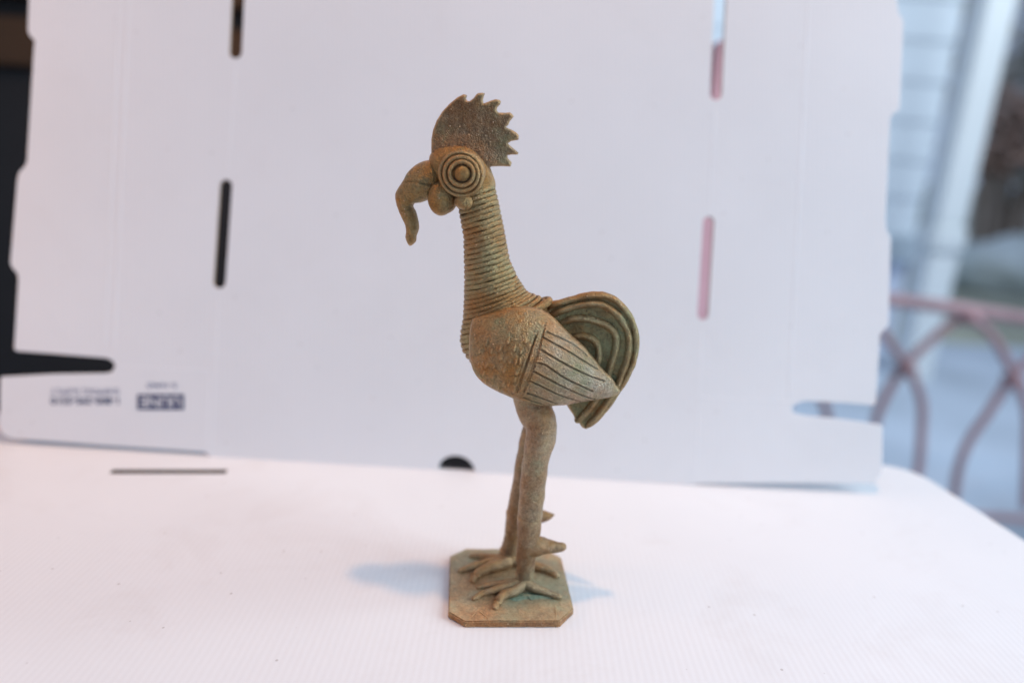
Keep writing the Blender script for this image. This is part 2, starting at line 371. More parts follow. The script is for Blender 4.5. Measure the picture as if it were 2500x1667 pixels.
# lying sheet (top at z = 0)
cor = gnd(2100 * K, 1078 * K); e2 = gnd(2352 * K, 1240 * K); dr = (e2 - cor).normalized()
ang = math.atan2(-dr.x, dr.y) + math.pi
far_y = cor.y + 0.006
fr = cor + dr * 0.62
nt_c = gnd(1048 * K, 1079 * K); nr = (gnd(1092 * K, 1079 * K) - nt_c).length
backl = Vector((-0.75, far_y, 0))
poly = [(fr.x, fr.y), (cor.x - dr.x * 0.012, far_y)]
notch_y = nt_c.y + 0.001
for k in range(13):
    a = math.pi * k / 12
    poly.append((nt_c.x + nr * math.cos(a), far_y if k in (0, 12) else notch_y + 0.0))
poly += [(-0.75, far_y), (-0.75, fr.y)]
poly = [p for i, p in enumerate(poly) if i == 0 or (Vector(p) - Vector(poly[i - 1])).length > 1e-5]
poly = round_corner(poly, {1: 0.035}, 0.03)
s0, s1 = gnd(271, 1151.5), gnd(553, 1151.5); sw = 0.0036
ds = (s1 - s0).normalized(); pn = Vector((-ds.y, ds.x, 0))
slot = [tuple((q)[:2]) for q in (s0 + pn * sw, s1 + pn * sw, s1 - pn * sw, s0 - pn * sw)]
sheet = flat_solid('cardboard_sheet', [poly, slot], 0.004, M_sheet, Matrix.Translation((0, 0, -0.002)))
M_kraft = plain('kraft_edge', (0.20, 0.135, 0.09), 0.8, scale=200)
sheet.data.materials.append(M_kraft)
sc_ = (s0 + s1) / 2
for pl in sheet.data.polygons:
    if abs(pl.normal.z) < 0.6 and abs(pl.center.y - sc_.y) < 0.012 and s0.x - 0.01 < pl.center.x < s1.x + 0.01: pl.material_index = 1
tag(sheet, 'white corrugated cardboard sheet lying flat under the figurine', 'cardboard')
M_table = plain('table_wood', (0.075, 0.045, 0.028), 0.5, scale=20)
tb = empty('table', (0, 0, -0.0045))
tag(tb, 'dark brown table under the white cardboard sheet', 'table')
box('table_top', (-0.78, -0.34, -0.03), (0.33, 0.185, 0), M_table, tb, 0.003)
for x, y in ((-0.74, -0.30), (0.28, -0.30), (-0.74, 0.15), (0.28, 0.15)): box('leg', (x - 0.022, y - 0.022, -0.755), (x + 0.022, y + 0.022, -0.0302), M_table, tb)

# leaning board: a flattened white carton, tilted back against what stands behind it
ZB = 0.598
BM = Matrix(((AX.x, AY.x, -FWD.x, 0), (AX.y, AY.y, -FWD.y, 0), (AX.z, AY.z, -FWD.z, 0), (0, 0, 0, 1)))
bo = CAM + FWD * (ZB + 0.0015); BM.translation = bo
def bq(px, py): return ((px - 1250) * ZB / FPX, -(py - 833.5) * ZB / FPX)
k = lambda x, y: (x * K, y * K)
c7 = lambda x, y: (1600 + x / 2.24, y / 2.24); c8 = lambda x, y: (1600 + x / 2.178, 680 + y / 2.178)
left = [k(92, -330), k(84, -140), k(70, -120), k(64, 72), k(68, 82), k(80, 95), k(78, 112), k(62, 372), k(56, 384), k(44, 396), k(40, 412), k(24, 604), k(28, 614), k(41, 630), k(42, 645), k(33, 800), k(38, 806)]
cut = [k(120, 812), k(245, 822), k(258, 828), k(265, 840), k(258, 853), k(245, 857), k(120, 859), k(4, 865), k(1, 872)]
bl = [k(0, 976), k(6, 995), k(22, 1006), k(240, 1022), k(468, 1037), k(477, 1042), k(484, 1053)]
hole = []
hc, hr = k(1048, 1079), 43 * K
bot1 = [k(1000 - 5, 1079)]
for i in range(15):
    a = math.pi - math.pi * i / 14
    hole.append((hc[0] + hr * math.cos(a) * 0.98, hc[1] - 0.0 - hr * 0.82 * math.sin(a) + (hr * math.cos(a)) * 0.055 + 2))
bot2 = [k(1108, 1086), k(1590, 1113), k(1597, 1110), k(1800, 1109), k(2006, 1109), k(2012, 1102)]
right = [c8(1205, 1020), c8(1208, 790), c8(1195, 775), c8(1000, 748), c8(800, 728), c8(735, 712), c8(725, 690), c8(738, 664), c8(800, 650), c8(1000, 660), c8(1160, 672), c8(1172, 660), c8(1195, 300), c8(1202, 288), c8(1236, 250), c8(1241, 230),
         c7(1280, 1568), c7(1287, 1300), c7(1262, 1255), c7(1258, 1200), c7(1284, 650), c7(1300, 622), c7(1330, 605), c7(1337, 580), c7(1356, 130), c7(1352, 105), c7(1330, 75), c7(1318, 0), c7(1330, -400), c7(1360, -440), c7(1370, -700)]
outline = left + cut + bl + bot1 + hole + bot2 + right
def slotp(p0, p1, w):
    a, b = Vector(p0), Vector(p1); d = (b - a).normalized(); n_ = Vector((-d.y, d.x)); out = []
    for i in range(9):
        t = math.pi * i / 8; out.append(tuple(b + n_ * w * math.cos(t) + d * w * math.sin(t)))
    for i in range(9):
        t = math.pi * i / 8; out.append(tuple(a - n_ * w * math.cos(t) - d * w * math.sin(t)))
    return out
slots = [slotp(k(552, -120), k(541, 121), 15), slotp(k(519, 427), k(504, 648), 15),
         slotp(k(1658, -90), k(1644, 217), 14), slotp(k(1627, 510), k(1614, 722), 13)]
board = flat_solid('cardboard_backdrop', [[bq(*p) for p in outline]] + [[bq(*p) for p in s] for s in slots], 0.003, M_board, BM)
board.data.materials.append(plain('kraft_cut', (0.42, 0.30, 0.21), 0.8, scale=200))
for pl in board.data.polygons:
    if abs(pl.normal.z) > 0.6: continue
    for sl in slots:
        q = [bq(*p) for p in sl]
        if min(a[0] for a in q) - 0.003 < pl.center.x < max(a[0] for a in q) + 0.003 and min(a[1] for a in q) - 0.003 < pl.center.y < max(a[1] for a in q) + 0.003: pl.material_index = 1
tag(board, 'white die-cut cardboard panel with slots, leaning upright behind the figurine', 'cardboard')
# pressed crease lines, a hair proud of the face
def crease(p0, p1, w):
    a, b = Vector(bq(*p0)), Vector(bq(*p1)); d = (b - a).normalized(); n_ = Vector((-d.y, d.x)) * w
    vs = [(q.x, q.y, 0.00207 if j else 0.0017) for j in (0, 1) for q in (a + n_ * (1.6 - j), b + n_ * (1.6 - j), b - n_ * (1.6 - j), a - n_ * (1.6 - j))]
    o = obj('crease', vs, [(4, 5, 6, 7), (0, 1, 5, 4), (1, 2, 6, 5), (2, 3, 7, 6), (3, 0, 4, 7)], M_score, board, False)
    return o
for a, b, w in ((k(300, -100), k(262, 800), 0.0011), (k(278, -100), k(240, 800), 0.0007), (k(270, 842), k(480, 852), 0.0009), (k(480, 860), k(472, 1036), 0.0009),
                (k(1862, -100), k(1812, 915), 0.0010), (k(1600, 912), k(1830, 925), 0.0009), (k(500, 690), k(486, 1040), 0.0008), (k(1610, 760), k(1598, 1090), 0.0008), (k(541, 150), k(522, 395), 0.0007), (k(1642, 250), k(1628, 480), 0.0007)):
    crease(a, b, w)
# printing, upside down as on the photographed carton
def text(name, s, centre, width, height, m, parent, z, bold=0.0):
    cu = bpy.data.curves.new(name + '_c', 'FONT'); cu.body = s; cu.align_x = 'CENTER'; cu.align_y = 'CENTER'; cu.size = 1; cu.offset = bold
    t = bpy.data.objects.new(name + '_c', cu); C.objects.link(t); bpy.context.view_layer.update()
    me = bpy.data.meshes.new_from_object(t.evaluated_get(bpy.context.evaluated_depsgraph_get())); bpy.data.objects.remove(t)
    xs = [v.co.x for v in me.vertices]; ys = [v.co.y for v in me.vertices]
    sx = width / (max(xs) - min(xs)); sy = height / (max(ys) - min(ys)); cx = (max(xs) + min(xs)) / 2; cy = (max(ys) + min(ys)) / 2
    c, sn = math.cos(math.pi), math.sin(math.pi)
    q = bq(*centre)
    for v in me.vertices:
        x, y = (v.co.x - cx) * sx, (v.co.y - cy) * sy
        v.co = (q[0] - x, q[1] - y, z)
    me.name = name; me.materials.clear(); me.materials.append(m)
    o = bpy.data.objects.new(name, me); C.objects.link(o); o.parent = parent
    return o
U = ZB / FPX
text('printed_number', '1-800-295-5510', (208, 978), 166 * U, 18 * U, M_ink, board, 0.0022, 0.02)
text('printed_line', 'SHIPPING SUPPLY', (208, 955), 168 * U, 15 * U, M_ink2, board, 0.0022)
text('printed_code', 'S-16465', (396, 941), 72 * U, 13 * U, M_ink2, board, 0.0022, 0.01)
q = bq(393, 981); hw, hh = 57 * U, 19 * U
lg = obj('printed_logo', [(q[0] - hw, q[1] - hh, 0.0022), (q[0] + hw, q[1] - hh, 0.0022), (q[0] + hw, q[1] + hh, 0.0022), (q[0] - hw, q[1] + hh, 0.0022)], [(0, 1, 2, 3)], M_ink, board, False)
text('logo_letters', 'ULINE', (393, 981), 98 * U, 25 * U, M_board, lg, 0.0024, 0.01)

# ------------------------------------------------------------------ the figurine
F = empty('rooster_figurine', BORG, BYAW)
tag(F, 'tall cast bronze rooster figurine with jagged comb and coiled neck on a square plate', 'figurine')
# base plate
TB = 0.0046
cen = Vector((0, 0, 0)); a5 = R(5.0); bxv = Vector((math.cos(a5), math.sin(a5), 0)); byv = Vector((-math.sin(a5), math.cos(a5), 0))
hwid, hdep, ch = 0.0384, 0.0385, 0.0098
cornr = [(-hwid + ch, -hdep), (hwid - ch * 1.05, -hdep), (hwid, -hdep + ch * 1.25), (hwid, hdep - ch), (hwid - ch, hdep), (-hwid + ch * 1.1, hdep), (-hwid, hdep - ch * 0.95), (-hwid, -hdep + ch * 0.85)]
bm = bmesh.new()
def f2l(x, y, z):
    w = cen + bxv * x + byv * y - BORG; return Vector((w.dot(BX), w.dot(BN), z))
lo = [bm.verts.new(f2l(x, y, 0.0002)) for x, y in cornr]; hi = [bm.verts.new(f2l(x * 0.995, y * 0.995, TB)) for x, y in cornr]
bm.faces.new(lo[::-1]); bm.faces.new(hi)
for i in range(8): bm.faces.new((lo[i], lo[(i + 1) % 8], hi[(i + 1) % 8], hi[i]))
bmesh.ops.bevel(bm, geom=bm.edges[:], offset=0.0006, segments=2, affect='EDGES')
bmesh.ops.triangulate(bm, faces=bm.faces[:])
for _ in range(4):
    bmesh.ops.subdivide_edges(bm, edges=[e for e in bm.edges if e.calc_length() > 0.003], cuts=1)
    bmesh.ops.triangulate(bm, faces=bm.faces[:])
for v in bm.verts:
    if v.co.z > 0.001: v.co.z += wob(v.co, 60, 0.0005) + wob(v.co, 300, 0.00018)
    k_ = 1 + wob(v.co, 160, 0.006); v.co.x *= k_; v.co.y *= k_
me = bpy.data.meshes.new('base_plate'); bm.to_mesh(me); bm.free(); me.materials.append(M_base)
me.polygons.foreach_set('use_smooth', [True] * len(me.polygons))
me.materials.append(M_edge)
for pl in me.polygons:
    if abs(pl.normal.z) < 0.85: pl.material_index = 1
base = bpy.data.objects.new('base_plate', me); C.objects.link(base); base.parent = F
try: me.set_sharp_from_angle(angle=R(40))
except Exception: pass
# scratches scored into the top: thin raised burrs
for a, b in (((1305, 1225), (1312, 1360)), ((540, 1290), (630, 1365)), ((460, 1340), (500, 1305))):
    p, q_ = bg(c3(*a), TB + 0.0002), bg(c3(*b), TB + 0.0002)
    mid = (p + q_) / 2 + Vector((0, 0.0004, 0))
    tube('scratch_burr', [p, mid, q_], [0.00014, 0.00022, 0.00012], M_base, base, n=4, ns=6, rough=0.0001)

# legs
def leg_from(contour, ys, mirror=None):
    path, rad = [], []
    for ((l, r), y) in zip(contour, ys):
        a, b = bp(l, y), bp(r, y); path.append((a + b) / 2); rad.append((a - b).length / 2)
    return path, rad
near = [(c4(745, 0), c4(1150, 0)), (c4(770, 110), c4(1165, 130)), (c4(805, 215), c4(1182, 220)), (c4(855, 300), c4(1216, 300)), (c4(884, 370), c4(1219, 380)), (c4(886, 480), c4(1206, 480)), (c4(870, 600), c4(1165, 600)),
        (c4(852, 740), c4(1130, 725)), (c4(830, 900), c4(1108, 880)), (c4(815, 1100), c4(1082, 1090)), (c4(803, 1300), c4(1064, 1300)), (c3(920, 350), c3(1168, 350)), (c3(917, 560), c3(1143, 570)), (c3(913, 760), c3(1106, 760)), (c3(908, 900), c3(1088, 900)), (c3(896, 990), c3(1078, 985))]
yn = np.interp(range(len(near)), [0, 1, 3, 6, len(near) - 1], [0.0005, -0.0008, -0.0050, -0.0105, -0.012])
pth, rad = leg_from(near, yn)
leg_n = tube('leg', pth, rad, M_leg, F, n=5, ns=28, rough=0.0006, rs=110)
ank_n = pth[-1]
farc = [(c4(870, 200), c4(1080, 200)), (c4(858, 330), c4(1050, 330)), (c4(822, 500), c4(1020, 500)), (c4(782, 720), c4(985, 720)), (c4(742, 950), c4(945, 950)), (c4(700, 1200), c4(905, 1200)), (c4(652, 1500), c4(860, 1500)),
        (c3(815, 260), c3(990, 260)), (c3(782, 550), c3(950, 550)), (c3(752, 690), c3(925, 700)), (c3(735, 760), c3(905, 790))]
yf = np.interp(range(len(farc)), [0, 3, len(farc) - 1], [0.006, 0.0125, 0.014])
pthf, radf = leg_from(farc, yf)
leg_f = tube('leg', pthf, radf, M_leg, F, n=5, ns=28, rough=0.0006, rs=110)
# spurs at the back of each leg
yv = -0.012
tube('spur', [bp(c3(1060, 640), yv), bp(c3(1150, 625), yv), bp(c3(1240, 635), yv), bp(c3(1320, 640), yv), bp(c3(1385, 636), yv)], [0.0068, 0.0060, 0.0045, 0.0033, 0.0024], M_leg, leg_n, rough=0.0005)
yv = 0.014
tube('spur', [bp(c3(960, 330), yv), bp(c3(1100, 328), yv), bp(c3(1190, 328), yv), bp(c3(1250, 322), yv), bp(c3(1285, 318), yv)], [0.0062, 0.0056, 0.0040, 0.0023, 0.0010], M_leg, leg_f, rough=0.0004)
# feet
def toe(pts, rs_, parent, lift=0.003, k=0.92):
    P = []
    for i, (p, r) in enumerate(zip(pts, rs_)):
        P.append(bg(c3(*p), TB + r * 0.25 + (lift * (1 - i / (len(pts) - 1)) ** 1.5)))
    rs_ = [r * k for r in rs_]
    return tube('toe', P, rs_, M_leg, parent, n=5, ns=16, rough=0.0004)
def foot(ank, rr, m, ydepth=1.0):
    vs = []; fs = []; ns = 28; prof = [(0.95, 0.010), (1.0, 0.0065), (1.18, 0.0035), (1.5, 0.0012), (1.75, -0.0004)]
    for q_, z in prof:
        for i in range(ns):
            a = 2 * math.pi * i / ns; v = Vector((ank.x + rr * q_ * math.cos(a), ank.y + rr * q_ * 0.85 * math.sin(a), TB + z))
            vs.append(v + Vector((wob(v, 200, 0.0008), wob(v + Vector((1, 1, 1)), 200, 0.0008), 0)))
    for j in range(len(prof) - 1):
        for i in range(ns): fs.append((j * ns + i, j * ns + (i + 1) % ns, (j + 1) * ns + (i + 1) % ns, (j + 1) * ns + i))
    fs.append(range(ns))
    return obj('foot', vs, fs, m, F)
an = Vector((ank_n.x, ank_n.y, 0)); af = Vector((pthf[-1].x, pthf[-1].y, 0))
fn = foot(an, rad[-1] * 0.98, M_leg)
toe([(985, 1010), (900, 1080), (800, 1115), (735, 1175), (695, 1250)], [0.0040, 0.0040, 0.0038, 0.0034, 0.0028], fn, 0.0036, 0.80)
toe([(940, 1000), (800, 1040), (680, 1075), (570, 1110), (480, 1160)], [0.0036, 0.0034, 0.0031, 0.0028, 0.0021], fn, 0.0036, 0.80)
toe([(940, 980), (800, 1005), (690, 1015), (600, 1030), (525, 1045)], [0.0034, 0.0034, 0.0032, 0.0028, 0.0020], fn, 0.0036, 0.80)
toe([(1010, 1010), (1090, 1050), (1180, 1085), (1270, 1115), (1345, 1145)], [0.0040, 0.0038, 0.0034, 0.0030, 0.0024], fn, 0.0036, 0.80)
ff = foot(af, radf[-1] * 0.98, M_leg)
toe([(830, 790), (700, 830), (590, 870), (510, 920), (480, 980)], [0.0046, 0.0046, 0.0042, 0.0036, 0.0028], ff, 0.003, 0.88)
toe([(820, 770), (680, 790), (560, 810), (440, 850), (345, 880)], [0.0040, 0.0038, 0.0034, 0.0030, 0.0024], ff, 0.003, 0.88)
toe([(820, 760), (720, 752), (620, 745), (540, 735), (460, 728)], [0.0038, 0.0036, 0.0032, 0.0028, 0.0022], ff, 0.003, 0.88)
toe([(860, 770), (1000, 800), (1120, 830), (1230, 870), (1320, 930)], [0.0040, 0.0038, 0.0036, 0.0032, 0.0024], ff, 0.003, 0.88)
# verdigris crust between the near toes
vs = []; fs = []
ctr = bg(c3(985, 1130), TB)
for j in range(9):
    for i in range(40):
        a = 2 * math.pi * i / 40; q_ = j / 8
        rx = 0.0125 * (1 + 0.35 * math.sin(3 * a + 1) + 0.2 * math.sin(7 * a)); ry = 0.0052 * (1 + 0.3 * math.sin(5 * a))
        v = Vector((ctr.x + rx * q_ * math.cos(a) + 0.002, ctr.y + ry * q_ * math.sin(a), 0))
        v.z = TB + 0.0011 * (1 - q_ ** 2) - 0.0002 + wob(v, 700, 0.0005) * (1 - q_); vs.append(v)
for j in range(8):
    for i in range(40): fs.append((j * 40 + i, j * 40 + (i + 1) % 40, (j + 1) * 40 + (i + 1) % 40, (j + 1) * 40 + i))
o = obj('verdigris_crust', vs, fs, M_verd, fn); o['label'] = 'blue-green verdigris crust between the toes'

# neck: core and wound wire rings
pairs = [((1112, 452), (1200, 419)), ((1120.5, 518.8), (1217.6, 491)), ((1131.6, 580.5), (1229.6, 551)), ((1133.5, 666), (1245.4, 635.3)), ((1133.2, 714), (1264.5, 677.4)), ((1131.5, 761.6), (1284.5, 708)), ((1130.3, 774), (1291.3, 714.4))]
cnt = [6.0, 5.1, 7.0, 4.0, 4.0, 1.0]
bw = [0.0104, 0.0111, 0.0117, 0.0126, 0.0132, 0.0139, 0.0141]
cum = np.concatenate([[0], np.cumsum(cnt)])
LP = np.array([tuple(bp(p[0])) for p in pairs]); RP = np.array([tuple(bp(p[1])) for p in pairs])
rings = []
nmain = int(round(cum[-1]))
for j in range(nmain + 1):
    t = j * cum[-1] / nmain
    rings.append((Vector([np.interp(t, cum, LP[:, i]) for i in range(3)]), Vector([np.interp(t, cum, RP[:, i]) for i in range(3)]), float(np.interp(t, cum, bw)), None, None))
cy_ = [480, 520, 592, 664, 700, 770, 805, 862]; cx_ = [180, 176, 162, 156, 157, 174, 192, 240]
backs = [(1299, 719.5), (1309, 722), (1322, 727), (1333.4, 733.5), (1348.7, 730.3), (1338, 748), (1338, 756), (1338, 764), (1338, 772)]
for j, r_ in enumerate(backs):
    q_ = 524 + j * 42.3
    rings.append((bp(c2(float(np.interp(q_, cy_, cx_)), q_)), bp(r_), 0.0143 + 0.0005 * min(j, 3), 0.00165, 0.0016 if j < 4 else (0.0024 if j == 4 else 0.0016)))
def ellipse_ring(l, r, b, shrink, a):
    c = (l + r) / 2; u = (r - l) / 2; ln = u.length; u = u.normalized()
    return c + u * ((ln - shrink) * math.cos(a)) + Vector((0, 1, 0)) * ((b - shrink) * math.sin(a))
vs = []; fs = []; ns = 48
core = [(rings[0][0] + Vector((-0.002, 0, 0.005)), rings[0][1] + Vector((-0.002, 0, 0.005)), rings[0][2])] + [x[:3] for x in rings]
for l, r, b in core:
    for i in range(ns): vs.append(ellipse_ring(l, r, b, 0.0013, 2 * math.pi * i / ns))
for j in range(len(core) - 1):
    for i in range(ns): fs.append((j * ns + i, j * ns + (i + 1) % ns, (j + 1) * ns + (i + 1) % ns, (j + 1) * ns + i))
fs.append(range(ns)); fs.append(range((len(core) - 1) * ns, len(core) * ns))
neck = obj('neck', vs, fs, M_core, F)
ns, nw = 56, 8
for j, (l, r, b, wl, wr) in enumerate(rings):
    if wl is None:
        a_, z_ = rings[max(j - 1, 0)], rings[min(j + 1, nmain)]; dn = max(min(j + 1, nmain) - max(j - 1, 0), 1)
        wl = min((z_[0] - a_[0]).length / dn * 0.56, 0.0021); wr = min((z_[1] - a_[1]).length / dn * 0.56, 0.0021)
    vs, fs = [], []
    nrm = (r - l).normalized().cross(Vector((0, 1, 0))).normalized()
    for i in range(ns):
        a = 2 * math.pi * i / ns
        wr_ = wl + (wr - wl) * (math.cos(a) + 1) / 2
        wr_ *= 1 + 0.14 * noise.noise(Vector((j * 3.1, math.cos(a) * 3, math.sin(a) * 3)))
        c0 = ellipse_ring(l, r, b, wr_ * 0.62, a); rad_dir = (c0 - (l + r) / 2); rad_dir.normalize()
        c0 = c0 + nrm * noise.noise(Vector((math.cos(a) * 2.5, math.sin(a) * 2.5, j * 1.7))) * 0.0005
        for m_ in range(nw):
            e_ = 2 * math.pi * m_ / nw; vs.append(c0 + rad_dir * (wr_ * 0.66 * math.cos(e_)) + nrm * (wr_ * math.sin(e_)))
    for i in range(ns):
        for m_ in range(nw): fs.append((i * nw + m_, i * nw + (m_ + 1) % nw, ((i + 1) % ns) * nw + (m_ + 1) % nw, ((i + 1) % ns) * nw + m_))
    obj('neck_ring', vs, fs, M_neck, neck)

# body core, wings
wing_out = [(262, 492), (242, 560), (233, 650), (230, 730), (230, 800), (242, 862), (264, 935), (300, 995), (350, 1045), (420, 1090), (500, 1130), (590, 1168), (660, 1200), (740, 1225), (830, 1241), (950, 1246), (1080, 1238), (1200, 1215), (1330, 1195), (1440, 1180), (1515, 1155), (1552, 1126),
            (1530, 1090), (1490, 1030), (1462, 985), (1420, 955), (1362, 890), (1312, 825), (1272, 780), (1250, 745), (1190, 690), (1130, 640), (1050, 560), (980, 490), (920, 440), (850, 402), (760, 386), (650, 384), (560, 397), (450, 432), (350, 458), (300, 473)]
body_out = [(260, 560), (250, 700), (262, 880), (340, 1010), (480, 1100), (640, 1170), (800, 1215), (1000, 1215), (1150, 1180), (1250, 1110), (1240, 960), (1160, 780), (1050, 620), (940, 430), (800, 330), (600, 340), (400, 420)]
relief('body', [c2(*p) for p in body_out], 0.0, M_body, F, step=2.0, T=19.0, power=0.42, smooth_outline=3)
lines = [[(910, 575), (1060, 650), (1180, 730), (1255, 800)], [(880, 615), (1060, 720), (1180, 800), (1340, 912)], [(865, 710), (1040, 820), (1220, 925), (1400, 1015)], [(830, 815), (900, 835), (1060, 950), (1200, 1030), (1300, 1088)],
         [(805, 885), (950, 970), (1090, 1050), (1230, 1130), (1320, 1172)], [(770, 970), (870, 1020), (1010, 1100), (1120, 1150), (1195, 1190)], [(748, 1085), (850, 1125), (930, 1165), (1000, 1200)], [(712, 1132), (800, 1175), (890, 1212)]]
gro = [([c2(*p) for p in l], 0.42, 1.1) for l in lines]
for l in ([(832, 572), (760, 775), (662, 1080)], [(815, 600), (745, 800), (655, 1060)], [(905, 500), (862, 660), (795, 880), (735, 1040), (690, 1140)], [(885, 560), (842, 690), (775, 890), (712, 1070)]):
    gro.append(([c2(*p) for p in l], 0.42, 0.7))
scales = []
for p in ((740, 640), (705, 720), (640, 690), (600, 800), (525, 700), (520, 780), (440, 720), (650, 800), (655, 900), (650, 960), (545, 880), (540, 1000), (455, 940), (450, 1030), (380, 930), (400, 840), (345, 960), (390, 1010), (555, 1090), (630, 1070), (330, 840), (470, 860), (600, 1000), (590, 640), (340, 740), (395, 660), (690, 800), (500, 1060)):
    scales.append((c2(p[0] + random.uniform(-8, 8), p[1] + random.uniform(-8, 8)), random.uniform(1.0, 1.6), random.uniform(2.0, 3.2), R(random.uniform(-22, 2)), random.uniform(0.6, 1.15)))
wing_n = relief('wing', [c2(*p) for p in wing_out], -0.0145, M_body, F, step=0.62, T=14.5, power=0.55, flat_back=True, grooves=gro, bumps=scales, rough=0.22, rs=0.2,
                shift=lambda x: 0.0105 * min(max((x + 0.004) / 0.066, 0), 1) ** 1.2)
def mirror(o, parent):
    me = o.data.copy()
    for v in me.vertices: v.co.y = -v.co.y
    me.flip_normals()
    n_ = bpy.data.objects.new(o.name.split('.')[0], me); C.objects.link(n_); n_.parent = parent; return n_
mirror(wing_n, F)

# tail
tail_out = [(890, 455), (940, 372), (985, 352), (1060, 335), (1150, 306), (1240, 281), (1340, 271), (1430, 281), (1500, 310), (1560, 360), (1620, 430), (1662, 510), (1690, 600), (1698, 700), (1690, 800), (1668, 885), (1630, 970), (1585, 1050), (1540, 1120), (1495, 1195), (1440, 1270), (1380, 1340), (1310, 1402), (1250, 1444), (1215, 1436), (1192, 1402), (1155, 1382), (1146, 1340), (1112, 1290), (1078, 1235), (1020, 1120), (1000, 900), (960, 650)]
tail = relief('tail', [c2(*p) for p in tail_out], 0.0, M_tail, F, step=1.1, plate=1.9, edge=1.2, rough=0.22, rs=0.2, smooth_outline=2)
for l, r0 in (([(930, 382), (975, 365), (1060, 345), (1150, 318), (1240, 294), (1340, 284), (1430, 296), (1495, 325), (1550, 372), (1610, 442), (1650, 520), (1676, 606), (1684, 700), (1676, 795), (1655, 878), (1618, 962), (1572, 1045), (1525, 1115), (1430, 1258), (1372, 1326), (1300, 1390), (1248, 1430)], 0.0020),
              ([(955, 450), (1060, 408), (1180, 372), (1330, 357), (1420, 377), (1510, 442), (1580, 530), (1618, 630), (1624, 740), (1602, 850), (1562, 960), (1520, 1070), (1460, 1170), (1360, 1310), (1262, 1410)], 0.0025),
              ([(1030, 525), (1130, 490), (1260, 490), (1370, 518), (1450, 560), (1502, 625), (1512, 700), (1497, 780), (1472, 860), (1445, 950), (1400, 1080), (1330, 1195), (1240, 1310), (1170, 1375)], 0.0026),
              ([(1120, 650), (1180, 640), (1240, 640), (1295, 657), (1340, 700), (1362, 765), (1352, 850), (1300, 960), (1220, 1100)], 0.0025)):
    P = [bp(c2(*p), -0.0005) for p in l]
    tube('tail_rib', P, [r0 * 0.7] + [r0] * (len(P) - 2) + [r0 * 0.7], M_rib, tail, n=4, ns=16, ydep=1.5, rough=0.0004)

# head
head_out = [(528, 650), (565, 598), (640, 562), (760, 548), (880, 562), (980, 640), (1048, 730), (1078, 800), (1105, 890), (1080, 980), (960, 1060), (860, 1110), (785, 1105), (745, 1050), (690, 950), (610, 900), (555, 800), (528, 720)]
head = relief('head', [c1(*p) for p in head_out], 0.0, M_head, F, step=1.0, T=12.5, power=0.5, smooth_outline=3, rough=0.25)
comb_out = [(548, 700), (544, 600), (545, 500), (560, 420), (590, 340), (640, 260), (700, 195), (770, 137), (825, 109), (845, 112), (858, 122), (847, 148), (858, 166), (878, 169), (915, 141), (935, 112), (952, 99), (985, 96), (1012, 101), (1002, 130), (994, 160), (1000, 188), (1030, 178), (1060, 166), (1105, 151), (1138, 158), (1152, 172), (1146, 197), (1120, 222), (1114, 250), (1130, 268), (1190, 270), (1230, 266), (1250, 282), (1264, 302), (1228, 345), (1218, 375), (1195, 394), (1215, 405), (1250, 420), (1290, 445), (1308, 470), (1303, 505), (1240, 517), (1212, 536), (1225, 550), (1255, 576), (1304, 617), (1297, 634), (1240, 634), (1208, 640), (1212, 665), (1230, 685), (1246, 702), (1236, 738), (1150, 735), (1068, 738), (1040, 760), (960, 820), (760, 840), (620, 780)]
hb_ = [bp(c1(*p)) * 1000 for p in ((540, 640), (640, 585), (760, 565), (880, 585), (980, 655), (1060, 740))]
def comb_thick(V):
    d = segdist(V, [(p.x, p.z) for p in hb_], False); return 1.8 * np.exp(-(d / 6.5) ** 2)
relief('comb', [c1(*p) for p in comb_out], 0.0, M_comb, head, step=0.6, plate=1.7, edge=0.9, extra=comb_thick, rough=0.22, rs=0.25)
beak_out = [(600, 700), (520, 681), (440, 705), (380, 745), (330, 800), (305, 850), (265, 910), (238, 955), (230, 1000), (240, 1060), (260, 1120), (290, 1190), (318, 1250), (325, 1310), (318, 1350), (335, 1400), (358, 1428), (392, 1410), (415, 1380), (418, 1340), (436, 1290), (440, 1250), (430, 1190), (410, 1120), (388, 1088), (402, 1057), (450, 1052), (512, 1030), (590, 1000), (660, 930), (680, 800), (650, 720)]
relief('beak', [c1(*p) for p in beak_out], 0.0, M_head, head, step=0.7, T=9.5, power=0.5, smooth_outline=2, rough=0.35, rs=0.28,
       grooves=[([c1(*p) for p in ((285, 890), (350, 868), (430, 862), (500, 880), (580, 900))], 0.5, 0.55)])
w1 = [(590, 868), (545, 900), (518, 960), (512, 1020), (526, 1080), (560, 1134), (612, 1164), (662, 1160), (710, 1130), (740, 1080), (752, 1020), (740, 950), (690, 890), (640, 860)]
wat = relief('wattle', [c1(*p) for p in w1], -0.0062, M_head, head, step=0.8, T=6.0, power=0.5, smooth_outline=3, rough=0.2)
mirror(wat, head)
w2 = [(760, 1000), (815, 985), (860, 985), (898, 1002), (916, 1045), (905, 1085), (872, 1116), (822, 1116), (780, 1096), (748, 1068), (742, 1030)]
ear = relief('ear_lobe', [c1(*p) for p in w2], -0.0095, M_head, head, step=0.8, T=3.8, power=0.5, smooth_outline=3, rough=0.2)
mirror(ear, head)
